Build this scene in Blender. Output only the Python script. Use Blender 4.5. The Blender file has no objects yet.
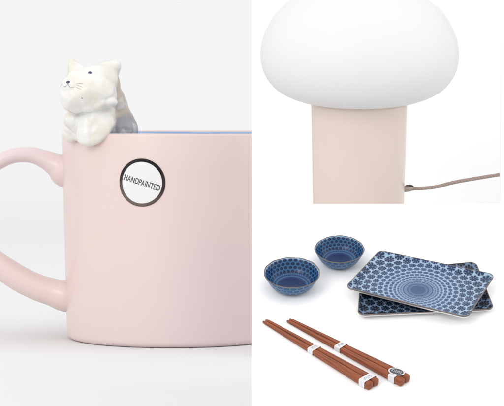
import bpy, bmesh, math, random
from mathutils import Vector, Matrix, Euler
from mathutils.bvhtree import BVHTree
random.seed(5)
S = bpy.context.scene
COL = S.collection

# ------------------------------------------------------------------ camera
F = 2500.0            # focal length in photo pixels (504 wide)
CX, CY = 251.6, 203.0
PITCH = math.atan((203.0 - 86.0) / F)
D_MUG = 1.70
ZC = (338.0 - 86.0) / F * D_MUG
cam_d = bpy.data.cameras.new("camera")
cam = bpy.data.objects.new("camera", cam_d); COL.objects.link(cam)
cam_d.sensor_width = 36.0
cam_d.lens = 36.0 * F / 504.0
cam_d.shift_x = 0.4 / 504.0
cam_d.clip_start = 0.05; cam_d.clip_end = 100
cam.location = (0, 0, ZC)
cam.rotation_euler = (math.pi / 2 - PITCH, 0, 0)
S.camera = cam

# ------------------------------------------------------------------ light
w = bpy.data.worlds.new("World"); S.world = w; w.use_nodes = True
w.node_tree.nodes['Background'].inputs[0].default_value = (1.0, 1.0, 1.0, 1)
w.node_tree.nodes['Background'].inputs[1].default_value = 1.18
def area(name, loc, target, size, power, col=(1, 1, 1)):
    l = bpy.data.lights.new(name, 'AREA'); l.shape = 'SQUARE'; l.size = size
    l.energy = power; l.color = col
    o = bpy.data.objects.new(name, l); COL.objects.link(o)
    o.location = loc
    o.rotation_euler = (Vector(target) - Vector(loc)).to_track_quat('-Z', 'Y').to_euler()
    return o
area("softbox_key", (-1.7, -1.3, 1.5), (0, 1.5, 0.1), 1.3, 26, (1.0, 0.985, 0.97))
area("added_fill", (1.9, 1.5, 0.8), (0, 1.7, 0.1), 1.7, 7, (1.0, 1.0, 1.0))  # added fill lamp, brightens the mug's darker right side
S.view_settings.view_transform = 'Standard'
S.view_settings.look = 'None'
S.view_settings.exposure = 0.0
S.view_settings.gamma = 1.0

# ------------------------------------------------------------------ pixel -> world rays
def ray(px, py):
    c = Vector(((px - CX) / F, -(py - CY) / F, -1.0))
    return cam.rotation_euler.to_matrix() @ c
def P(px, py, depth):
    d = ray(px, py)
    return Vector((0, 0, ZC)) + d * (depth / d.y)

# ------------------------------------------------------------------ helpers
def srgb(r, g, b):
    f = lambda c: (c / 255 / 12.92) if c <= 10 else ((c / 255 + 0.055) / 1.055) ** 2.4
    return (f(r), f(g), f(b), 1)
def tag(o, label=None, cat=None, group=None, kind=None):
    if label: o['label'] = label
    if cat: o['category'] = cat
    if group: o['group'] = group
    if kind: o['kind'] = kind
    return o
def obj(name, bm, mats, parent=None, smooth=True, M=None):
    me = bpy.data.meshes.new(name)
    bmesh.ops.recalc_face_normals(bm, faces=bm.faces)
    for f in bm.faces: f.smooth = smooth
    bm.to_mesh(me); bm.free()
    o = bpy.data.objects.new(name, me); COL.objects.link(o)
    for m in (mats if isinstance(mats, (list, tuple)) else [mats]): me.materials.append(m)
    if parent: o.parent = parent
    if M is not None: o.matrix_local = M
    return o
def empty(name, M):
    o = bpy.data.objects.new(name, None); COL.objects.link(o)
    o.empty_display_size = 0.01
    o.matrix_world = M
    return o
def box(bm, x0, x1, y0, y1, z0, z1):
    v = [bm.verts.new(p) for p in ((x0,y0,z0),(x1,y0,z0),(x1,y1,z0),(x0,y1,z0),(x0,y0,z1),(x1,y0,z1),(x1,y1,z1),(x0,y1,z1))]
    for f in ((0,3,2,1),(4,5,6,7),(0,1,5,4),(1,2,6,5),(2,3,7,6),(3,0,4,7)): bm.faces.new([v[i] for i in f])
def lathe(bm, prof, n=128, mat=None, wob=None):
    rings = []
    for i, (r, z) in enumerate(prof):
        if r < 1e-7: rings.append([bm.verts.new((0, 0, z))]); continue
        ring = []
        for k in range(n):
            a = 2 * math.pi * k / n
            rr, zz = (r, z) if wob is None else wob(r, z, a, i)
            ring.append(bm.verts.new((rr * math.cos(a), rr * math.sin(a), zz)))
        rings.append(ring)
    for i in range(len(rings) - 1):
        A, B = rings[i], rings[i + 1]
        for k in range(n):
            k2 = (k + 1) % n
            if len(A) == 1 and len(B) == 1: continue
            if len(A) == 1: f = bm.faces.new((A[0], B[k], B[k2]))
            elif len(B) == 1: f = bm.faces.new((A[k], A[k2], B[0]))
            else: f = bm.faces.new((A[k], A[k2], B[k2], B[k]))
            if mat: f.material_index = mat[i]
def smooth_path(pts, n):
    """Catmull-Rom through tuples of any length"""
    out = []
    m = len(pts)
    for i in range(m - 1):
        p0 = pts[max(i - 1, 0)]; p1 = pts[i]; p2 = pts[i + 1]; p3 = pts[min(i + 2, m - 1)]
        for k in range(n):
            t = k / n
            out.append(tuple(0.5 * ((2 * b) + (-a + c) * t + (2 * a - 5 * b + 4 * c - d) * t * t + (-a + 3 * b - 3 * c + d) * t ** 3)
                             for a, b, c, d in zip(p0, p1, p2, p3)))
    out.append(tuple(pts[-1]))
    return out
def tube(bm, path, radii, n=16, cap=True, up=None, power=2.0):
    """sweep; radii = list of (r_side, r_up) or floats"""
    pts = [Vector(p[:3]) for p in path]
    N = len(pts); rings = []
    upv = Vector(up) if up else Vector((0, 0, 1))
    for i, p in enumerate(pts):
        t = (pts[min(i + 1, N - 1)] - pts[max(i - 1, 0)]).normalized()
        s = t.cross(upv)
        if s.length < 1e-6: s = t.cross(Vector((1, 0, 0)))
        s.normalize(); u = s.cross(t).normalized()
        r = radii[i] if isinstance(radii, list) else radii
        if not isinstance(r, (tuple, list)): r = (r, r)
        ring = []
        for k in range(n):
            a = 2 * math.pi * k / n
            c, q = math.cos(a), math.sin(a)
            e = 2.0 / power
            c2 = math.copysign(abs(c) ** e, c); q2 = math.copysign(abs(q) ** e, q)
            ring.append(bm.verts.new(p + s * r[0] * c2 + u * r[1] * q2))
        rings.append(ring)
    for A, B in zip(rings, rings[1:]):
        for k in range(n): bm.faces.new((A[k], A[(k + 1) % n], B[(k + 1) % n], B[k]))
    if cap:
        bm.faces.new(rings[0][::-1]); bm.faces.new(rings[-1])

# ---- node expression helper
class E:
    def __init__(s, nt, sock): s.nt, s.s = nt, sock
    def _m(s, op, *o):
        n = s.nt.nodes.new('ShaderNodeMath'); n.operation = op
        for i, a in enumerate((s,) + o):
            if isinstance(a, E): s.nt.links.new(a.s, n.inputs[i])
            else: n.inputs[i].default_value = a
        return E(s.nt, n.outputs[0])
    def __add__(s, o): return s._m('ADD', o)
    def __sub__(s, o): return s._m('SUBTRACT', o)
    def __mul__(s, o): return s._m('MULTIPLY', o)
    def __truediv__(s, o): return s._m('DIVIDE', o)
    __radd__ = __add__; __rmul__ = __mul__
    def sqrt(s): return s._m('SQRT')
    def ln(s): return s._m('LOGARITHM', math.e)
    def floor(s): return s._m('FLOOR')
    def fract(s): return s._m('FRACT')
    def cos(s): return s._m('COSINE')
    def absl(s): return s._m('ABSOLUTE')
    def atan2(s, o): return s._m('ARCTAN2', o)
    def mx(s, o): return s._m('MAXIMUM', o)
    def step(s, lo, hi):                     # smoothstep lo->hi : 0->1
        n = s.nt.nodes.new('ShaderNodeMapRange'); n.interpolation_type = 'SMOOTHSTEP'
        s.nt.links.new(s.s, n.inputs[0])
        if lo < hi: n.inputs[1].default_value, n.inputs[2].default_value = lo, hi
        else:
            n.inputs[1].default_value, n.inputs[2].default_value = hi, lo
            n.inputs[3].default_value, n.inputs[4].default_value = 1, 0
        return E(s.nt, n.outputs[0])
def mixc(nt, f, a, b):
    n = nt.nodes.new('ShaderNodeMix'); n.data_type = 'RGBA'
    if isinstance(f, E): nt.links.new(f.s, n.inputs[0])
    else: n.inputs[0].default_value = f
    for i, c in ((6, a), (7, b)):
        if isinstance(c, tuple): n.inputs[i].default_value = c
        else: nt.links.new(c, n.inputs[i])
    return n.outputs[2]
def material(name, col, rough=0.5, spec=0.5, coat=0.0, metal=0.0, vary=0.0, vscale=8.0, bump=0.0, bscale=60.0, vcol=None, sss=0.0):
    m = bpy.data.materials.new(name); m.use_nodes = True
    nt = m.node_tree; b = nt.nodes['Principled BSDF']
    b.inputs['Base Color'].default_value = col
    b.inputs['Roughness'].default_value = rough
    b.inputs['Specular IOR Level'].default_value = spec
    b.inputs['Coat Weight'].default_value = coat
    b.inputs['Coat Roughness'].default_value = 0.08
    b.inputs['Metallic'].default_value = metal
    if sss:
        b.inputs['Subsurface Weight'].default_value = sss
        b.inputs['Subsurface Radius'].default_value = (0.004, 0.003, 0.003)
        b.inputs['Subsurface Scale'].default_value = 1.0
    tc = nt.nodes.new('ShaderNodeTexCoord')
    if vary:
        n = nt.nodes.new('ShaderNodeTexNoise'); n.inputs['Scale'].default_value = vscale
        n.inputs['Detail'].default_value = 3
        nt.links.new(tc.outputs['Object'], n.inputs['Vector'])
        f = E(nt, n.outputs[0]).step(0.35, 0.68) * vary
        nt.links.new(mixc(nt, f, col, vcol or tuple(c * 0.75 for c in col[:3]) + (1,)), b.inputs['Base Color'])
    if bump:
        n = nt.nodes.new('ShaderNodeTexNoise'); n.inputs['Scale'].default_value = bscale
        n.inputs['Detail'].default_value = 4
        nt.links.new(tc.outputs['Object'], n.inputs['Vector'])
        bp = nt.nodes.new('ShaderNodeBump'); bp.inputs['Strength'].default_value = bump
        bp.inputs['Distance'].default_value = 0.001
        nt.links.new(n.outputs[0], bp.inputs['Height']); nt.links.new(bp.outputs[0], b.inputs['Normal'])
    return m

# ================================================================== SETTING
GREY = material("grey paper", (0.742, 0.742, 0.744, 1), rough=0.9, spec=0.1)
WHITE = material("white board", (0.92, 0.92, 0.92, 1), rough=0.7, spec=0.2)
# sweep of pale grey paper: floor then curve up into wall
bm = bmesh.new()
prof = [(-0.6, 0.0), (3.0, 0.0)]
for k in range(1, 13):
    a = k / 12 * math.pi / 2
    prof.append((3.0 + 0.5 * math.sin(a), 0.5 - 0.5 * math.cos(a)))
prof.append((3.5, 3.0))
L = [bm.verts.new((-3.5, y, z)) for y, z in prof]; R = [bm.verts.new((3.5, y, z)) for y, z in prof]
for i in range(len(prof) - 1): bm.faces.new((L[i], R[i], R[i + 1], L[i + 1]))
tag(obj("backdrop", bm, GREY), kind='structure')

# sloped white display board carrying the tableware
SL = math.radians(29.3)
D_T = 1.20
O_T = P(375, 300, D_T)
XV = Vector((1, 0, 0)); VV = Vector((0, math.cos(SL), math.sin(SL))); NV = Vector((0, -math.sin(SL), math.cos(SL)))
RX = Matrix.Rotation(SL, 4, 'X')
def on_board(px, py, h=0.0):
    """point at height h over the sloped board, under a photo pixel"""
    d = ray(px, py); o = Vector((0, 0, ZC)); q = O_T + NV * h
    t = (q - o).dot(NV) / d.dot(NV)
    return o + d * t
def loc(p):                         # world -> board coordinates (u, v)
    q = p - O_T; return Vector((q.dot(XV), q.dot(VV)))
U = D_T / F                         # metres per photo pixel on the board
top = on_board(300, 204); low = on_board(300, 440)
XR = 0.16
bm = bmesh.new()
tk = 0.006
sec = [(low.y, low.z), (top.y, top.z), (top.y + tk * math.sin(SL), top.z - tk * math.cos(SL)), (low.y + tk * math.sin(SL), low.z - tk * math.cos(SL))]
A = [bm.verts.new((0, y, z)) for y, z in sec]; B = [bm.verts.new((XR, y, z)) for y, z in sec]
bm.faces.new(A); bm.faces.new(B[::-1])
for i in range(4): bm.faces.new((A[i], B[i], B[(i + 1) % 4], A[(i + 1) % 4]))
for lx in (0.045, 0.125):            # legs of the stand, set in from the edge
    for f_ in (0.12, 0.86):
        ly = low.y + (top.y - low.y) * f_; lz_ = low.z + (top.z - low.z) * f_ - 0.007
        box(bm, lx, lx + 0.008, ly, ly + 0.008, 0.001, lz_)
tag(obj("tabletop", bm, WHITE, smooth=False), kind='structure')
# low white plinth behind it, where the lamp stands
D_L = 1.40
z_sh = P(358, 230, D_L).z
LT = math.radians(8.0)              # the plinth leans forward a little, like the board before it
bm = bmesh.new()
y0_, y1_ = top.y + 0.006, D_L + 0.05
zf = lambda y: z_sh + (y - D_L) * math.tan(LT)
sec = [(y0_, zf(y0_)), (y1_, zf(y1_)), (y1_, 0.004), (y0_, 0.004)]
A = [bm.verts.new((0.028, y, z)) for y, z in sec]; B = [bm.verts.new((0.090, y, z)) for y, z in sec]
bm.faces.new(A); bm.faces.new(B[::-1])
for i in range(4): bm.faces.new((A[i], B[i], B[(i + 1) % 4], A[(i + 1) % 4]))
tag(obj("shelf", bm, WHITE, smooth=False), kind='structure')
# upright white board behind the lamp; the mug stands partly behind its left edge
bm = bmesh.new(); box(bm, 0.0, 0.19, 1.58, 1.584, 0.002, 0.46)
tag(obj("wall", bm, WHITE, smooth=False), kind='structure')
# narrow white side board
xs = P(501, 100, 1.36).x
bm = bmesh.new(); 
box(bm, xs, xs + 0.03, 1.36, 1.364, 0.002, 0.40)
tag(obj("side_panel", bm, WHITE, smooth=False), kind='structure')

# ================================================================== MUG
UM = D_MUG / F
mc = P(175, 338, D_MUG)             # centre of the base
mug = empty("ceramic_mug", Matrix.Translation((mc.x, D_MUG, 0.0002)))
tag(mug, "large glossy pale pink ceramic mug with round white sticker standing on grey paper", "mug")
PINK = material("pink glaze", srgb(223, 202, 197), rough=0.30, spec=0.42, coat=0.12, vary=0.85, vscale=9, vcol=srgb(217, 198, 202), bump=0.12, bscale=38)
BLUE = material("blue glaze", srgb(150, 182, 218), rough=0.15, spec=0.5, coat=0.3, vary=0.8, vscale=14, vcol=srgb(188, 205, 230))
ztop = P(175, 131.9, D_MUG).z - 0.0002
HT = ztop / UM                      # height in pixels
Rt, Rb, th = 112.5, 108.5, 4.6
prof = [(0, 2.2), (Rb - 14, 2.2), (Rb - 13, 0.2), (Rb - 6, 0.0)]
for k in range(1, 8):
    a = k / 7 * math.pi / 2
    prof.append((Rb - 6 + 5.5 * math.sin(a), 6.5 - 6.5 * math.cos(a)))
for t in (0.15, 0.3, 0.5, 0.7, 0.85): prof.append((Rb - 0.5 + (Rt - Rb + .5) * t, 8.5 + (HT - 11.5) * t))
nout = len(prof)
for k in range(0, 9):
    a = k / 8 * math.pi
    prof.append((Rt - th / 2 + th / 2 * math.cos(a), HT - th / 2 + th / 2 * math.sin(a)))
nin = len(prof) - 2
prof += [(Rt - th - 1, HT - 20), (Rt - th - 2, HT * 0.6), (Rb - th - 2, 30), (Rb - th - 8, 14), (Rb - 30, 8), (0, 7)]
mats = [0 if i < nin else 1 for i in range(len(prof) - 1)]
bm = bmesh.new()
lathe(bm, [(r * UM, z * UM) for r, z in prof], 192, mats,
      lambda r, z, a, i: (r * (1 + 0.0018 * math.sin(2 * a + 1) + 0.0008 * math.sin(5 * a + z * 40)), z + (0.00025 * math.sin(3 * a + .5) if z > 0.1 else 0)))
obj("body", bm, [PINK, BLUE], mug)
# handle
hp = [(71, 170.5, 20, 21), (63, 169, 17, 19), (55, 164.5, 12, 15.5), (44, 159, 9.2, 13.5), (31, 155, 8.0, 12.5), (15, 155.5, 7.5, 12.5), (0, 161.5, 7.4, 12.5), (-18, 174, 7.8, 12.5), (-31, 192, 8.3, 13),
      (-34, 214, 9, 13.5), (-26, 238, 10, 14), (-11, 257, 11.5, 14.5), (6, 270, 12.5, 15), (22, 280, 13, 15.5), (38, 287.5, 13.2, 16), (52, 292, 13.8, 17), (62, 295, 15.5, 19), (71, 297, 16, 20)]
pth = smooth_path(hp, 8)
mloc = Vector((mc.x, D_MUG, 0.0002))
bm = bmesh.new()
tube(bm, [P(x, y, D_MUG) - mloc for x, y, a, b in pth], [(a * UM, b * UM) for x, y, a, b in pth], 32, up=(0, 1, 0), power=2.3)
obj("handle", bm, PINK, mug)
# sticker, wrapped on the mug's side
def mug_r(z): return (Rb - 0.5 + (Rt - Rb + .5) * max(0, min(1, (z / UM - 8.5) / (HT - 11.5)))) * UM
spx = P(141.8, 182.6, D_MUG - 0.95 * Rt * UM)
sx0, sz0 = spx.x - mc.x, spx.z - 0.0002
SA = math.asin(sx0 / mug_r(sz0))
def wrap(u, v, off):
    z = sz0 + v; r = mug_r(z); a = SA + u / r
    r += off
    return Vector((r * math.sin(a), -r * math.cos(a), z))
def wrapped_ring(bm, r0, r1, off, n=72, m=6, back=False):
    rows = []
    for i in range(m + 1):
        r = r0 + (r1 - r0) * i / m
        rows.append([bm.verts.new(wrap(r * math.cos(2 * math.pi * k / n), r * math.sin(2 * math.pi * k / n), off)) for k in range(n)])
    for A, B in zip(rows, rows[1:]):
        for k in range(n): bm.faces.new((A[k], A[(k + 1) % n], B[(k + 1) % n], B[k]))
    # edge thickness
    C = [bm.verts.new(wrap(r1 * math.cos(2 * math.pi * k / n), r1 * math.sin(2 * math.pi * k / n), -0.0001)) for k in range(n)]
    for k in range(n): bm.faces.new((rows[-1][k], rows[-1][(k + 1) % n], C[(k + 1) % n], C[k]))
PAPER = material("sticker paper", (0.76, 0.76, 0.75, 1), rough=0.5, spec=0.3)
FOIL = material("dark foil print", srgb(112, 98, 94), rough=0.3, metal=0.8, vary=1.0, vscale=32, vcol=srgb(34, 30, 33))  # glossy foil reflections painted in as brown-grey to near-black noise
INK = material("black ink", srgb(40, 38, 42), rough=0.5)
us = UM * 1.0
bm = bmesh.new(); wrapped_ring(bm, 0.00001, 23.0 * us, 0.00025, m=10)
stk = obj("sticker", bm, PAPER, mug)
bm = bmesh.new(); wrapped_ring(bm, 20.0 * us, 23.05 * us, 0.00035, m=3)
obj("printed_ring", bm, FOIL, stk)
def text_mesh(body, size, spacing=1.0, offset=0.0):
    c = bpy.data.curves.new("lettering", 'FONT'); c.body = body; c.size = size
    c.align_x = 'CENTER'; c.align_y = 'CENTER'; c.space_character = spacing; c.resolution_u = 4; c.offset = offset
    t = bpy.data.objects.new("lettering", c); COL.objects.link(t)
    bpy.context.view_layer.update()
    dg = bpy.context.evaluated_depsgraph_get()
    me = bpy.data.meshes.new_from_object(t.evaluated_get(dg))
    bpy.data.objects.remove(t); bpy.data.curves.remove(c)
    return me
me = text_mesh("HANDPAINTED", 1.0, 1.0, 0.008)
xs_ = [v.co.x for v in me.vertices]; ys_ = [v.co.y for v in me.vertices]
sx = 37.0 * us / (max(xs_) - min(xs_)); sy = 5.6 * us / (max(ys_) - min(ys_))
cxm, cym = (max(xs_) + min(xs_)) / 2, (max(ys_) + min(ys_)) / 2
ang = math.radians(-17.0)
for v in me.vertices:
    x, y = (v.co.x - cxm) * sx, (v.co.y - cym) * sy
    v.co = wrap(x * math.cos(ang) - y * math.sin(ang) + 0.2 * us, x * math.sin(ang) + y * math.cos(ang), 0.00038)
o = bpy.data.objects.new("lettering", me); COL.objects.link(o); me.materials.append(INK); o.parent = stk

# ================================================================== CAT
def blob(bm, px, py, dy, rx, ry, rz, yaw=0, roll=0):
    """ellipsoid centred under pixel (px,py), dy pixels behind the mug's axis plane"""
    c = P(px, py, D_MUG + dy * UM)
    M = Matrix.Translation(c) @ Euler((0, math.radians(roll), math.radians(yaw))).to_matrix().to_4x4() @ Matrix.Diagonal((rx * UM, ry * UM, rz * UM, 1))
    bmesh.ops.create_icosphere(bm, subdivisions=4, radius=1, matrix=M)
bm = bmesh.new()
B_ = lambda *a, **k: blob(bm, *a, **k)
B_(88, 91, -86, 27.5, 25, 21)                # skull
B_(76, 96, -90, 16.5, 20, 17)                # cheeks
B_(99, 95, -84, 17.5, 20, 15)
B_(72, 87, -99, 10, 10, 8.5)                 # muzzle
B_(97, 80, -82, 20, 19, 15, roll=-8)         # brow
B_(80, 80, -84, 14, 17, 13)
B_(91, 83, -84, 18, 18, 16.5)
B_(70, 88, -86, 10, 16, 12)
# ears, wide at the root
for px, py, a, b in ((77, 71.5, 9, 7), (74.5, 67.5, 6.6, 6.4), (72.8, 64, 4.4, 4.8), (71.6, 61.2, 2.9, 3.6)): B_(px, py, -84, a, a * .85, b, roll=-10)
for px, py, a, b in ((104, 74, 13, 11), (109.5, 69.5, 10.5, 9), (113.5, 66.5, 7.6, 7), (116, 64.5, 5.2, 5.2)): B_(px, py, -76, a, 8.5, b, roll=25)
B_(107, 102, -90, 10.5, 12, 6.2, roll=3)     # cheek flap
B_(98, 102, -93, 13, 12, 8.0)
B_(88, 104, -92, 14, 12, 8.5)
# trunk
B_(107, 88, -66, 13.5, 16, 24, roll=-4)      # nape
B_(110, 102, -63, 15.5, 18, 20, roll=-10)
B_(116, 123, -58, 18.5, 20, 18, roll=-12)
B_(113, 108, -61, 15, 18, 18, roll=-10)
B_(96, 117, -72, 22, 20, 17)                 # chest
B_(112, 116, -60, 18.5, 19, 20, roll=-14)
B_(115, 131, -56, 23, 24, 21, roll=-8)       # rump, inside the mug
B_(109, 148, -54, 20, 20, 16)
# forelegs over the rim
B_(76, 120, -74, 12, 14, 11)
B_(82, 124, -78, 12, 10, 11)
B_(72.5, 126, -66, 9.4, 12, 12)
B_(71.5, 131, -63, 9.4, 11, 11.5)
B_(80, 133, -70, 8, 9, 9)
B_(72, 134.5, -61, 9.4, 11, 7.5)
B_(89, 122, -84, 12, 12, 12, roll=12)
B_(88.5, 128, -86, 12, 11.5, 13, roll=10)
B_(88, 134, -88, 11.8, 11, 11.5, roll=4)
B_(88.5, 138.5, -88, 11, 10.5, 7.8)
B_(96, 120, -83, 17, 13, 13, roll=-10)
B_(101, 125.5, -86, 14.5, 10.5, 12, roll=-30)      # arm running back to the rim
B_(98, 132, -90, 14, 9.5, 10, roll=-28)
B_(95, 137, -90, 11.5, 9, 7.5, roll=-22)
me = bpy.data.meshes.new("raw"); bm.to_mesh(me); bm.free()
raw = bpy.data.objects.new("raw", me); COL.objects.link(raw)
md = raw.modifiers.new("r", 'REMESH'); md.mode = 'VOXEL'; md.voxel_size = 0.62 * UM
sm = raw.modifiers.new("s", 'SMOOTH'); sm.factor = 0.5; sm.iterations = 26
bpy.context.view_layer.update()
cme = bpy.data.meshes.new_from_object(raw.evaluated_get(bpy.context.evaluated_depsgraph_get()))
bpy.data.objects.remove(raw)
cat_o = P(92, 140, D_MUG - 76 * UM)
for v in cme.vertices: v.co -= cat_o
for p in cme.polygons: p.use_smooth = True
cat = empty("cat_figurine", Matrix.Translation(cat_o))
tag(cat, "small glossy white ceramic cat with grey back hanging its paws over the pink rim", "figurine")
cme.name = "body"
body = bpy.data.objects.new("body", cme); COL.objects.link(body); body.parent = cat
# glaze: ivory with cream washes, beige-grey tabby back
m = bpy.data.materials.new("cat glaze"); m.use_nodes = True; nt = m.node_tree; b = nt.nodes['Principled BSDF']
tc = nt.nodes.new('ShaderNodeTexCoord'); sep = nt.nodes.new('ShaderNodeSeparateXYZ')
nt.links.new(tc.outputs['Object'], sep.inputs[0])
nz = nt.nodes.new('ShaderNodeTexNoise'); nz.inputs['Scale'].default_value = 60; nz.inputs['Detail'].default_value = 3
nt.links.new(tc.outputs['Object'], nz.inputs['Vector'])
nz2 = nt.nodes.new('ShaderNodeTexNoise'); nz2.inputs['Scale'].default_value = 110; nz2.inputs['Detail'].default_value = 2
nt.links.new(tc.outputs['Object'], nz2.inputs['Vector'])
X, Y, Z = (E(nt, sep.outputs[i]) for i in range(3)); NZ = E(nt, nz.outputs[0]); NZ2 = E(nt, nz2.outputs[0])
# "back" coordinate: distance behind/right of a slanted line
cream = NZ.step(0.45, 0.62) * 0.75
c1 = mixc(nt, cream, srgb(228, 227, 223), srgb(223, 217, 203))
px_ = 1.0 / UM
backm = (X * px_ + Y * (0.30 * px_) - ((Z * px_ - 46.0).mx(0.0)) * 0.28 + (NZ2 - 0.5) * 9.0).step(20.5, 23.0)
tanm = (Z * 1.0 + (NZ - 0.5) * 0.02).step(0.012, 0.017)
bc = mixc(nt, tanm, srgb(150, 148, 152), srgb(184, 170, 154))
bc = mixc(nt, NZ2.step(0.5, 0.6) * 0.7, bc, srgb(205, 202, 200))
nt.links.new(mixc(nt, backm, c1, bc), b.inputs['Base Color'])
b.inputs['Roughness'].default_value = 0.36; b.inputs['Specular IOR Level'].default_value = 0.4; b.inputs['Coat Weight'].default_value = 0.3; b.inputs['Coat Roughness'].default_value = 0.12
vo = nt.nodes.new('ShaderNodeTexVoronoi'); vo.inputs['Scale'].default_value = 95; vo.feature = 'SMOOTH_F1'
vo.inputs['Smoothness'].default_value = 0.35
nt.links.new(tc.outputs['Object'], vo.inputs['Vector'])
bp = nt.nodes.new('ShaderNodeBump'); bp.inputs['Strength'].default_value = 0.55; bp.inputs['Distance'].default_value = 0.005
nt.links.new(vo.outputs['Distance'], bp.inputs['Height']); nt.links.new(bp.outputs[0], b.inputs['Normal'])
cme.materials.clear(); cme.materials.append(m)
bvh = BVHTree.FromPolygons([v.co + cat_o for v in cme.vertices], [tuple(p.vertices) for p in cme.polygons])
def hit(px, py):
    h = bvh.ray_cast(Vector((0, 0, ZC)), ray(px, py).normalized())
    return (h[0], h[1]) if h[0] else (P(px, py, D_MUG - 90 * UM), Vector((0, -1, 0)))
NAVY = material("navy underglaze", srgb(48, 56, 110), rough=0.2, coat=0.4)
NAVYD = material("dark navy underglaze", srgb(36, 48, 82), rough=0.2, coat=0.4)
FAINT = material("faint grey underglaze", srgb(168, 167, 172), rough=0.4)
PINKL = material("pinkish underglaze", srgb(214, 190, 176), rough=0.3)
def dot(name, p, n, rx, rz, mat, skew=0):
    n = (n * 0.45 + (Vector((0, 0, ZC)) - p).normalized() * (1 if n.y < 0.2 and p.x > -0.17 else 0)).normalized()
    q = n.to_track_quat('Z', 'Y').to_matrix().to_4x4()
    bm = bmesh.new()
    bmesh.ops.create_uvsphere(bm, u_segments=20, v_segments=12, radius=1,
        matrix=Matrix.Translation(p - cat_o) @ q @ Matrix.Rotation(skew, 4, 'Z') @ Matrix.Diagonal((rx * UM, rz * UM, 0.8 * UM, 1)))
    return obj(name, bm, mat, cat)
p, n = hit(89.9, 73.2); dot("eye", p, n, 1.9, 1.8, NAVY)
# far eye on the side turned away
h = bvh.ray_cast(P(88, 74, D_MUG - 84 * UM) + Vector((-0.2, 0.09, 0.0)), Vector((1, -0.42, 0)).normalized())
if h[0]: dot("eye", h[0], h[1], 1.9, 1.8, NAVY)
p, n = hit(68.3, 82.2); dot("nose", p, n, 2.0, 1.5, NAVYD)
p, n = hit(82.0, 98.2); dot("freckle", p, n, 0.5, 0.5, NAVYD)
def stroke(name, pts, r, mat, parent=cat):
    path = smooth_path([tuple(hit(*q)[0] - cat_o) for q in pts], 5)
    bm = bmesh.new(); N = len(path)
    tube(bm, path, [r * UM * (0.5 + 0.5 * math.sin(math.pi * (i + .5) / N)) for i in range(N)], 6)
    return obj(name, bm, mat, parent)
stroke("mouth", [(62.5, 84.5), (64.5, 86.5), (67, 85.5), (68.2, 83.6), (69.2, 86), (71.2, 87.6), (74, 87.0)], 0.38, FAINT)
stroke("whisker", [(76, 84), (79.5, 83.4), (83, 83.6)], 0.26, FAINT)
stroke("whisker", [(76.5, 85.5), (80, 86), (82.5, 87)], 0.26, FAINT)
stroke("whisker", [(75.5, 86.5), (78, 88), (81, 89.2)], 0.26, FAINT)
stroke("whisker", [(60.4, 86.5), (61.5, 84.5), (62.5, 83)], 0.26, FAINT)
stroke("chin_line", [(68.5, 110), (71.5, 112.3), (75, 113.2)], 0.45, PINKL)

# ================================================================== LAMP
UL = D_L / F
lc = P(358.2, 230, D_L)
lamp = empty("table_lamp", Matrix.Translation((lc.x, D_L, z_sh + 0.0003)) @ Matrix.Rotation(LT, 4, "X"))
tag(lamp, "mushroom table lamp with round white glass shade on a beige cylinder base", "lamp")
lz = lambda py: (P(358, py, D_L).z - z_sh) * 1.0 + max(0, (230 - py)) / 230 * 0.9 * D_L / F
GLASS = material("opal glass", (0.72, 0.722, 0.725, 1), rough=0.5, spec=0.3, coat=0.0, sss=0.0)
BEIGE = material("beige lacquer", srgb(217, 201, 191), rough=0.27, spec=0.45, coat=0.15, vary=0.45, vscale=9, vcol=srgb(214, 191, 182))
# shade silhouette from the photo: (half width, py)
sh = [(20, -12.5), (32, -12.3), (45, -10), (60, -4.5), (72, 3.5), (82, 12.5), (90, 24.5), (96, 39), (98.2, 54), (96.5, 67), (91.5, 78), (84, 87), (74, 93.5), (62, 98.5), (50, 101.4), (36, 103.2), (18, 104.2)]
sh = smooth_path(sh, 6)
bm = bmesh.new()
lathe(bm, [(r * UL, lz(y)) for r, y in sh] + [(0.0, lz(104.4))], 128)
obj("lamp_shade", bm, GLASS, lamp)
# top opening ring of the shade
bm = bmesh.new()
lathe(bm, [(20 * UL, lz(-12.4)), (19 * UL, lz(-12.9)), (17.5 * UL, lz(-12.4)), (17 * UL, lz(-6)), (0, lz(-6))], 96)
obj("shade_cap", bm, GLASS, lamp)
bm = bmesh.new()
lathe(bm, [(0, 0), (44.5 * UL, 0), (45.0 * UL, 0.6 * UL), (47.7 * UL, lz(106)), (47.7 * UL, lz(101.2)), (46.5 * UL, lz(100.6)), (0, lz(100.6))], 160)
obj("base", bm, BEIGE, lamp)
# cord and its fitting
METAL = material("brushed grey metal", srgb(168, 154, 144), rough=0.3, metal=0.5)
DARK = material("dark grommet", srgb(70, 66, 64), rough=0.4, metal=0.4)
L0 = Vector((lc.x, D_L, z_sh))
bm = bmesh.new()
c0 = [P(x, y, D_L) - L0 for x, y in ((400.5, 188.9), (405, 188.9), (409, 188.7), (411.5, 188.4), (412.6, 188.3))]
tube(bm, c0, [3.2 * UL, 3.2 * UL, 2.8 * UL, 2.3 * UL, 1.5 * UL], 20)
fit = obj("cord_fitting", bm, METAL, lamp)
bm = bmesh.new()
c1_ = [P(x, y, D_L) - L0 for x, y in ((403.5, 187.4), (406, 185.6), (410, 185.3), (412.6, 186.3), (413.2, 188.2), (412.7, 190.3))]
tube(bm, smooth_path([tuple(q) for q in c1_], 5), 0.75 * UL, 10)
obj("clip", bm, DARK, fit)
m = bpy.data.materials.new("woven cord"); m.use_nodes = True; nt = m.node_tree; b = nt.nodes['Principled BSDF']
tc = nt.nodes.new('ShaderNodeTexCoord'); wv = nt.nodes.new('ShaderNodeTexWave')
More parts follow.
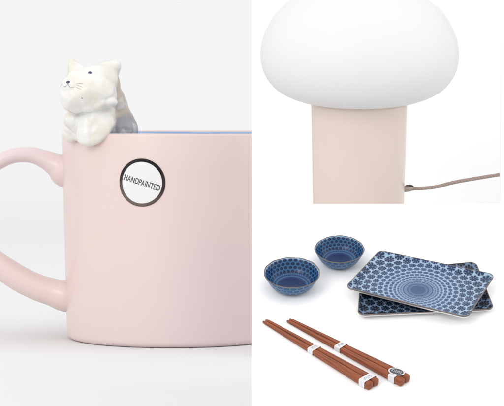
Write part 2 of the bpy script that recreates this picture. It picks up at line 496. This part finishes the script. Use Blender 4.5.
wv.inputs['Scale'].default_value = 320; wv.inputs['Distortion'].default_value = 0.5; wv.bands_direction = 'DIAGONAL'
nt.links.new(tc.outputs['Object'], wv.inputs['Vector'])
nt.links.new(mixc(nt, E(nt, wv.outputs[1]), srgb(166, 148, 138), srgb(148, 131, 122)), b.inputs['Base Color'])
b.inputs['Roughness'].default_value = 0.8
bp = nt.nodes.new('ShaderNodeBump'); bp.inputs['Strength'].default_value = 0.25; bp.inputs['Distance'].default_value = 0.0002
nt.links.new(wv.outputs[1], bp.inputs['Height']); nt.links.new(bp.outputs[0], b.inputs['Normal'])
cp = [(411.5, 188.4), (418, 188.3), (427, 187.8), (438, 186.2), (450, 183), (462, 180.5), (475, 178.3), (490, 175.7), (501, 174), (512, 172), (522, 171)]
cpw = [tuple(P(x, y, D_L) - L0) for x, y in cp]
e = Vector(cpw[-1]); cpw += [tuple(e + Vector((0.006, 0, -0.004))), tuple(e + Vector((0.010, 0, -0.02))), tuple(Vector((e.x + 0.010, 0, 0.0016)) + Vector((0, 0.01, 0)))]
pth = smooth_path(cpw, 8)
bm = bmesh.new(); tube(bm, pth, 1.75 * UL, 14)
obj("cord", bm, m, lamp)

# ================================================================== TABLEWARE MATERIALS
def plate_pattern(name, dark, mid, light, centre, N, r_edge, rough=0.2, off=(0, 0)):
    m = bpy.data.materials.new(name); m.use_nodes = True; nt = m.node_tree; b = nt.nodes['Principled BSDF']
    tc = nt.nodes.new('ShaderNodeTexCoord'); sep = nt.nodes.new('ShaderNodeSeparateXYZ')
    nt.links.new(tc.outputs['Object'], sep.inputs[0])
    nz = nt.nodes.new('ShaderNodeTexNoise'); nz.inputs['Scale'].default_value = 350
    nt.links.new(tc.outputs['Object'], nz.inputs['Vector'])
    wob = (E(nt, nz.outputs[0]) - 0.5) * (0.35 * U)
    x, y = E(nt, sep.outputs[0]) - off[0] + wob, E(nt, sep.outputs[1]) - off[1] + wob
    r = (x * x + y * y).sqrt().mx(1e-5); th = y.atan2(x)
    k = N / (2 * math.pi)
    v = (r / r_edge).ln() * (k / 0.86) + 100.0
    row = v.floor(); fv = (v - row - 0.5) * 0.86
    u = (th + 10.0) * k + (row * 0.5)
    fu = u.fract() - 0.5
    rho = (fu * fu + fv * fv).sqrt(); phi = fv.atan2(fu)
    pet = (phi * 8.0).cos()
    edge = (pet * 0.04) + 0.435
    mask = (rho - edge).step(0.035, -0.035)
    gap = (pet.step(-0.35, -0.9)) * (rho.step(0.12, 0.3))
    cen = rho.step(0.10, 0.05)
    fl = mask * ((gap * -0.8) + 1.0) * ((cen * -0.5) + 1.0)
    fade = (r / r_edge)
    dk = mixc(nt, fade.step(0.30, 0.95), mid, dark)
    lt = mixc(nt, fade.step(0.02, 0.55), centre, light)
    net = rho.step(0.40, 0.50)
    lt = mixc(nt, (net * 0.9) * fade.step(0.10, 0.3), mixc(nt, 0.42, lt, mid), lt)
    fl = fl * ((fv.absl().step(0.24, 0.36) * fade.step(0.75, 0.45) * -0.8) + 1.0)
    lt = mixc(nt, fv.absl().step(0.22, 0.40) * fade.step(0.8, 0.5) * 0.8, lt, light)
    col = mixc(nt, fl, lt, dk)
    col = mixc(nt, fade.step(0.32, 0.10), col, centre)
    # fine pale rings close to the middle
    ring = ((r * (2 * math.pi / (4.2 * U))).cos() * 0.5 + 0.5) * fade.step(0.06, 0.16) * fade.step(0.5, 0.3)
    petr = (th * (N * 1.0)).cos() * 0.5 + 0.5
    col = mixc(nt, ring * ((petr * 0.4) + 0.3) * 0.5, col, light)
    nt.links.new(col, b.inputs['Base Color'])
    b.inputs['Roughness'].default_value = rough; b.inputs['Specular IOR Level'].default_value = 0.35; b.inputs['Coat Weight'].default_value = 0.1; b.inputs['Coat Roughness'].default_value = 0.1
    return m
RIM = material("brown grey unglazed rim", srgb(112, 100, 96), rough=0.5, vary=0.6, vscale=200, vcol=srgb(78, 72, 74))
PORC = material("white porcelain underside", (0.66, 0.655, 0.65, 1), rough=0.25, coat=0.3)

# ================================================================== TRAYS
def tray(name, corners, base_h, height, pat_px, dark_kind, label, rad):
    """corners: photo pixels of the rim corners; base_h height of its foot over the board"""
    rimh = base_h + height
    pc = on_board(pat_px[0], pat_px[1], base_h)
    o2 = loc(pc)
    cs = [loc(on_board(x, y, rimh)) - o2 for x, y in corners]
    n = len(cs)
    outline = []
    for i in range(n):
        a, b, c = cs[i - 1], cs[i], cs[(i + 1) % n]
        d1 = (a - b).normalized(); d2 = (c - b).normalized()
        ang = d1.angle(d2); tl = rad / math.tan(ang / 2)
        cen = b + (d1 + d2).normalized() * (rad / math.sin(ang / 2))
        s = b + d1 * tl - cen; e = b + d2 * tl - cen
        a0 = math.atan2(s.y, s.x); a1 = math.atan2(e.y, e.x)
        while a1 - a0 > math.pi: a1 -= 2 * math.pi
        while a1 - a0 < -math.pi: a1 += 2 * math.pi
        for k in range(11):
            t = a0 + (a1 - a0) * k / 10
            outline.append(cen + Vector((math.cos(t), math.sin(t))) * rad)
        # straight edge subdivided
        a_ = outline[-1]
        nxt_b = c; d3 = (b - c).normalized(); d4 = (cs[(i + 2) % n] - c).normalized()
        tl2 = rad / math.tan(d3.angle(d4) / 2); e_ = c + d3 * tl2
        for k in range(1, 16): outline.append(a_.lerp(e_, k / 16))
    cm = sum(outline, Vector((0, 0))) / len(outline)
    NN = len(outline)
    nrm = []
    for i in range(NN):
        t = (outline[(i + 1) % NN] - outline[i - 1]).normalized()
        q = Vector((-t.y, t.x))
        if q.dot(cm - outline[i]) < 0: q = -q
        nrm.append(q)
    def shell(prof, mat, nm, fill):
        bm = bmesh.new(); rings = []
        for d, z in prof:
            d = d * U; z = z * U
            if d <= rad * 0.9: pts = [outline[i] + nrm[i] * d for i in range(NN)]
            else:
                s = 1 - (d - rad * .9) / (40 * U)
                pts = [cm + (outline[i] + nrm[i] * rad * .9 - cm) * s for i in range(NN)]
            rings.append([bm.verts.new((p.x, p.y, z)) for p in pts])
        for A, B in zip(rings, rings[1:]):
            for k in range(NN): bm.faces.new((A[k], A[(k + 1) % NN], B[(k + 1) % NN], B[k]))
        if fill: bm.faces.new(rings[-1])
        return obj(nm, bm, mat, root)
    root = empty(name, Matrix.Translation(O_T + XV * o2.x + VV * o2.y + NV * base_h) @ RX)
    tag(root, label, "tray", "patterned rectangular trays stacked askew")
    H = height / U
    shell([(0.9, H + 0.05), (2.5, H - .8), (4.5, H - 2.2), (6.8, H - 2.9)] , dark_kind, "glazed_surface", True)
    shell([(0.9, H - 0.2), (0.9, H + 0.12), (0.45, H + 0.35), (0.0, H), (0.0, H - 0.9), (0.5, H - 1.1)], RIM, "rim", False)
    shell([(0.4, H - 0.9), (1.0, H - 2.6), (3.0, H * 0.32), (6.4, 0.4), (7.0, 0.0)], PORC, "underside", True)
    return root
dA = plate_pattern("blue blossom glaze", srgb(14, 42, 76), srgb(36, 66, 112), srgb(152, 176, 198), srgb(50, 76, 118), 34, 66 * U)
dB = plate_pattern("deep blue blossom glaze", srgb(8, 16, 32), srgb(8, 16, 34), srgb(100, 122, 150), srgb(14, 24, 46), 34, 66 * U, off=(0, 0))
tray("patterned_tray", [(344.5, 287.3), (379.5, 250.2), (495.5, 274.3), (467.5, 317.8)], 7.2 * U, 6.5 * U, (418, 293), dA,
     "upper blue and white flower patterned tray lying askew on the darker one", 7 * U)
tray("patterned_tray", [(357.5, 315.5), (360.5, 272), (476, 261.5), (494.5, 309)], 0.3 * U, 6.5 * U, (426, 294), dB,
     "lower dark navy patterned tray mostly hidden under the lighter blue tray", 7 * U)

# ================================================================== BOWLS
def bowl_mats(Rr, H):
    out = []
    for inner in (True, False):
        m = bpy.data.materials.new("bowl inside" if inner else "bowl outside"); m.use_nodes = True; nt = m.node_tree; b = nt.nodes['Principled BSDF']
        tc = nt.nodes.new('ShaderNodeTexCoord'); sep = nt.nodes.new('ShaderNodeSeparateXYZ')
        nt.links.new(tc.outputs['Object'], sep.inputs[0])
        nz = nt.nodes.new('ShaderNodeTexNoise'); nz.inputs['Scale'].default_value = 300
        nt.links.new(tc.outputs['Object'], nz.inputs['Vector']); NZ = E(nt, nz.outputs[0])
        x, y, z = (E(nt, sep.outputs[i]) for i in range(3))
        th = y.atan2(x); r = (x * x + y * y).sqrt()
        if inner:
            N = 30
            s = r / Rr                         # 0..1 radius, rows by radius
            v = z * (1.0 / (3.25 * U)) + 0.72
            row = v.floor(); fv = (v - row - 0.5) * 0.92
            fu = ((th + 10.0) * (N / (2 * math.pi)) + row * 0.5).fract() - 0.5
            rho = (fu * fu + fv * fv).sqrt() + (NZ - 0.5) * 0.12
            dots = rho.step(0.45, 0.33)
            dkc = srgb(6, 34, 72)
            base = mixc(nt, s.step(0.92, 0.97), srgb(52, 98, 142), srgb(138, 168, 192))
            col = mixc(nt, dots * ((s.step(0.945, 0.97) * -0.55) + 1.0), base, dkc)
            # pale thin rings lower down, then navy well
            rg = ((s * 68.0).cos() * 0.5 + 0.5)
            lower = mixc(nt, rg * 0.65 * (((th * 52.0).cos() * 0.25) + 0.75), srgb(16, 52, 98), srgb(88, 128, 170))
            col = mixc(nt, s.step(0.70, 0.68), col, lower)
            col = mixc(nt, s.step(0.50, 0.48), col, srgb(4, 38, 86))
        else:
            N = 24
            v = z / (0.235 * H); row = v.floor(); fv = (v - row - 0.5)
            fu = ((th + 10.0) * (N / (2 * math.pi)) + row * 0.5).fract() - 0.5
            rho = (fu * fu + fv * fv).sqrt() + (NZ - 0.5) * 0.1
            c = mixc(nt, rho.step(0.50, 0.38), srgb(82, 120, 152), srgb(30, 70, 112))
            col = mixc(nt, rho.step(0.24, 0.12), c, srgb(48, 90, 132))
        nt.links.new(col, b.inputs['Base Color'])
        b.inputs['Roughness'].default_value = 0.28; b.inputs['Specular IOR Level'].default_value = 0.3; b.inputs['Coat Weight'].default_value = 0.06; b.inputs['Coat Roughness'].default_value = 0.06
        out.append(m)
    return out
BR, BH = 28.2 * U, 17.8 * U
BM = bowl_mats(BR, BH)
def make_bowl(px, py, k, label, rot):
    p = on_board(px, py, 0.0)
    root = empty("small_bowl", Matrix.Translation(p) @ RX @ Matrix.Rotation(rot, 4, 'Z') @ Matrix.Scale(k, 4))
    tag(root, label, "bowl", "blue patterned dipping bowls")
    prof = [(0, 0.8), (13.2, 0.8), (13.8, 0.15), (15.0, 0.1), (15.8, 0.9), (17.4, 1.9), (20.6, 4.2), (23.0, 7.2), (24.8, 10.6), (26.4, 14.2), (27.9, 17.3)]
    nout = len(prof) - 1
    prof += [(27.6, 17.7), (27.2, 17.5), (25.4, 14.0), (23.7, 10.6), (21.8, 7.4), (19.0, 4.6), (15.5, 2.9), (11, 2.2), (5, 2.0), (0, 2.0)]
    wob = lambda r, z, a, i: (r * (1 + 0.010 * (z / BH) * math.sin(12 * a) * 0.5), z + (0.13 * U * math.sin(12 * a + 1) + 0.25 * U * math.sin(3 * a)) * max(0, z / BH - .6) * 2.5)
    bm = bmesh.new()
    lathe(bm, [(r * U, z * U) for r, z in prof], 144, [1 if i < nout else 0 for i in range(len(prof) - 1)], wob)
    obj("bowl_body", bm, BM, root)
    bm = bmesh.new(); n = 144; path = []
    rr = [wob(27.75 * U, 17.55 * U, 2 * math.pi * i / n, 0) for i in range(n)]
    rings = []
    for i in range(n):
        a = 2 * math.pi * i / n; r, z = rr[i]
        rings.append([bm.verts.new(((r + 0.55 * U * math.cos(t)) * math.cos(a), (r + 0.55 * U * math.cos(t)) * math.sin(a), z + 0.5 * U * math.sin(t))) for t in [2 * math.pi * q / 8 for q in range(8)]])
    for i in range(n):
        A, B = rings[i], rings[(i + 1) % n]
        for q in range(8): bm.faces.new((A[q], A[(q + 1) % 8], B[(q + 1) % 8], B[q]))
    obj("rim", bm, RIM, root)
make_bowl(291.8, 287.2, 1.0, "small round blue patterned bowl nearest the left, in front of its twin", 0.1)
make_bowl(339.2, 262.2, 0.905, "small round blue patterned bowl farther back, beside the tray's top corner", 0.9)

# ================================================================== CHOPSTICKS
m = bpy.data.materials.new("red brown wood"); m.use_nodes = True; nt = m.node_tree; b = nt.nodes['Principled BSDF']
tc = nt.nodes.new('ShaderNodeTexCoord'); mp = nt.nodes.new('ShaderNodeMapping'); mp.inputs['Scale'].default_value = (45, 1500, 1500)
nt.links.new(tc.outputs['Object'], mp.inputs[0])
nz = nt.nodes.new('ShaderNodeTexNoise'); nz.inputs['Scale'].default_value = 1; nz.inputs['Detail'].default_value = 4
nt.links.new(mp.outputs[0], nz.inputs['Vector'])
nt.links.new(mixc(nt, E(nt, nz.outputs[0]).step(0.35, 0.7), srgb(146, 76, 40), srgb(108, 52, 28)), b.inputs['Base Color'])
b.inputs['Roughness'].default_value = 0.42; b.inputs['Specular IOR Level'].default_value = 0.4
WOOD = m
BAND = material("white paper band", (0.66, 0.66, 0.68, 1), rough=0.55)
PRINT = material("pale grey print", srgb(168, 170, 178), rough=0.6)
LBLW = material("label paper", (0.62, 0.62, 0.64, 1), rough=0.5)
LBL = material("dark grey label print", srgb(66, 64, 72), rough=0.5)
def pair(tips, ends, band_ts, label, oval):
    """tips/ends: photo pixels for the two sticks' centre lines (near one first)"""
    wt, we = 1.45 * U, 3.75 * U            # half widths
    mid_tip = loc((on_board(*tips[0], wt) + on_board(*tips[1], wt)) / 2)
    mid_end = loc((on_board(*ends[0], we) + on_board(*ends[1], we)) / 2)
    ax = mid_end - mid_tip; Ln = ax.length; rot = math.atan2(ax.y, ax.x)
    root = empty("chopstick_pair", Matrix.Translation(O_T + XV * mid_tip.x + VV * mid_tip.y) @ RX @ Matrix.Rotation(rot, 4, 'Z'))
    tag(root, label, "chopsticks", "pairs of wooden chopsticks held by paper bands")
    for s in (-1, 1):                      # -1 near (lower) stick
        bm = bmesh.new(); path = []; rad = []
        y0, y1 = s * 1.75 * U, s * 3.9 * U
        for i in range(41):
            t = i / 40; w_ = wt + (we - wt) * min(1, t / 0.93)
            if i == 0: w_ *= 0.7
            y = y0 + (y1 - y0) * min(1, t / 0.93)
            path.append((t * Ln, y, w_ + 0.0001)); rad.append((w_, w_))
        for dx, k in ((0.5, 0.93), (0.9, 0.80), (1.15, 0.6)):
            path.append((Ln + dx * U, y1, we + 0.0001)); rad.append((we * k, we * k))
        tube(bm, path, rad, 28, power=3.6)
        obj("chopstick", bm, WOOD, root)
    def half(t):
        w_ = wt + (we - wt) * min(1, t / 0.93)
        y = 1.75 * U + (3.9 - 1.75) * U * min(1, t / 0.93)
        return y + w_, w_
    for t0, t1 in band_ts:
        bm = bmesh.new(); rings = []
        for t in (t0, (t0 + t1) / 2, t1):
            hw, hh = half(t); hw += 0.35 * U; ring = []
            zt = 2 * hh + 0.0001 + 0.35 * U; zb = 0.00004; c = 1.0 * U
            for (cy, cz, a0) in ((hw - c, zt - c, 0), (-hw + c, zt - c, 90), (-hw + c, zb + c, 180), (hw - c, zb + c, 270)):
                for q in range(5):
                    a = math.radians(a0 + q * 22.5)
                    ring.append(bm.verts.new((t * Ln, cy + c * math.cos(a), cz + c * math.sin(a))))
            rings.append(ring)
        for A, B in zip(rings, rings[1:]):
            for k in range(20): bm.faces.new((A[k], A[(k + 1) % 20], B[(k + 1) % 20], B[k]))
        band = obj("paper_band", bm, BAND, root)
        # faint brush strokes printed on the band
        hw, hh = half((t0 + t1) / 2); zt = 2 * hh + 0.0001 + 0.35 * U
        L_ = (t1 - t0) * Ln
        bm = bmesh.new()
        xc = (t0 + t1) / 2 * Ln
        for yy in (-0.45, 0.0, 0.45):
            pts = [(xc + L_ * (0.28 * math.sin(q * 2.1 + yy * 7)), yy * hw + hw * 0.16 * math.cos(q * 1.7 + yy * 3), zt + 0.02 * U) for q in range(5)]
            tube(bm, smooth_path(pts, 4), [(0.30 * U, 0.05 * U)] * 17, 6)
        obj("lettering", bm, PRINT, band)
    if oval:
        t = (band_ts[-1][0] + band_ts[-1][1]) / 2; hw, hh = half(t)
        z = 2 * hh + 0.0001 + 0.55 * U
        M = Matrix.Translation((t * Ln - 0.6 * U, 0.9 * U, z)) @ Matrix.Rotation(math.radians(17), 4, 'Z')
        def disc(a, b_, h, z0=0):
            bm = bmesh.new(); n = 48
            T = [bm.verts.new((a * U * math.cos(2 * math.pi * k / n), b_ * U * math.sin(2 * math.pi * k / n), z0 + h)) for k in range(n)]
            Bt = [bm.verts.new((v.co.x, v.co.y, z0)) for v in T]
            bm.faces.new(T); bm.faces.new(Bt[::-1])
            for k in range(n): bm.faces.new((T[k], T[(k + 1) % n], Bt[(k + 1) % n], Bt[k]))
            return bm
        lab = obj("oval_label", disc(8.3, 5.9, 0.25 * U), LBLW, root, smooth=False, M=M)
        obj("dark_oval", disc(6.9, 4.5, 0.1 * U, 0.26 * U), LBL, lab, smooth=False)
        bm = bmesh.new()
        zz = 0.40 * U
        glyph = [[(-5.6, -1.5), (-5.2, 1.8), (-4.2, 2.2), (-4.6, 0.2), (-3.6, -1.6)], [(-3.4, 2.2), (-2.6, -0.4), (-3.0, -2.4)], [(-2.0, 1.2), (-0.8, 2.6), (-1.4, -1.0), (-0.2, -2.2)],
                 [(-1.9, -0.6), (0.6, 0.5)], [(0.4, 2.4), (1.2, 0.4), (0.5, -2.4)], [(1.6, -1.6), (1.5, 1.8), (2.9, 1.2), (1.9, -0.4)], [(2.9, -2.2), (3.6, 0.2), (3.2, 2.2)], [(4.2, 1.9), (5.6, 0.8), (4.4, -0.2), (5.4, -1.4), (4.0, -1.8)]]
        for g in glyph:
            pts = smooth_path([(x * U * .9, y * U * .9, zz) for x, y in g], 5)
            tube(bm, pts, [(0.30 * U, 0.06 * U)] * len(pts), 6)
        obj("lettering", bm, PRINT, lab)
    return root
pair([(263.6, 321.6), (265.6, 320.0)], [(370.6, 386.6), (375.4, 382.2)], [(0.443, 0.49), (0.925, 0.975)],
     "front left pair of red brown chopsticks held by two plain white paper bands", False)
pair([(287.5, 320.7), (289.5, 319.5)], [(402.2, 382.8), (407.2, 378.6)], [(0.435, 0.483), (0.905, 0.955)],
     "rear pair of red brown chopsticks whose thick end carries an oval printed label", True)
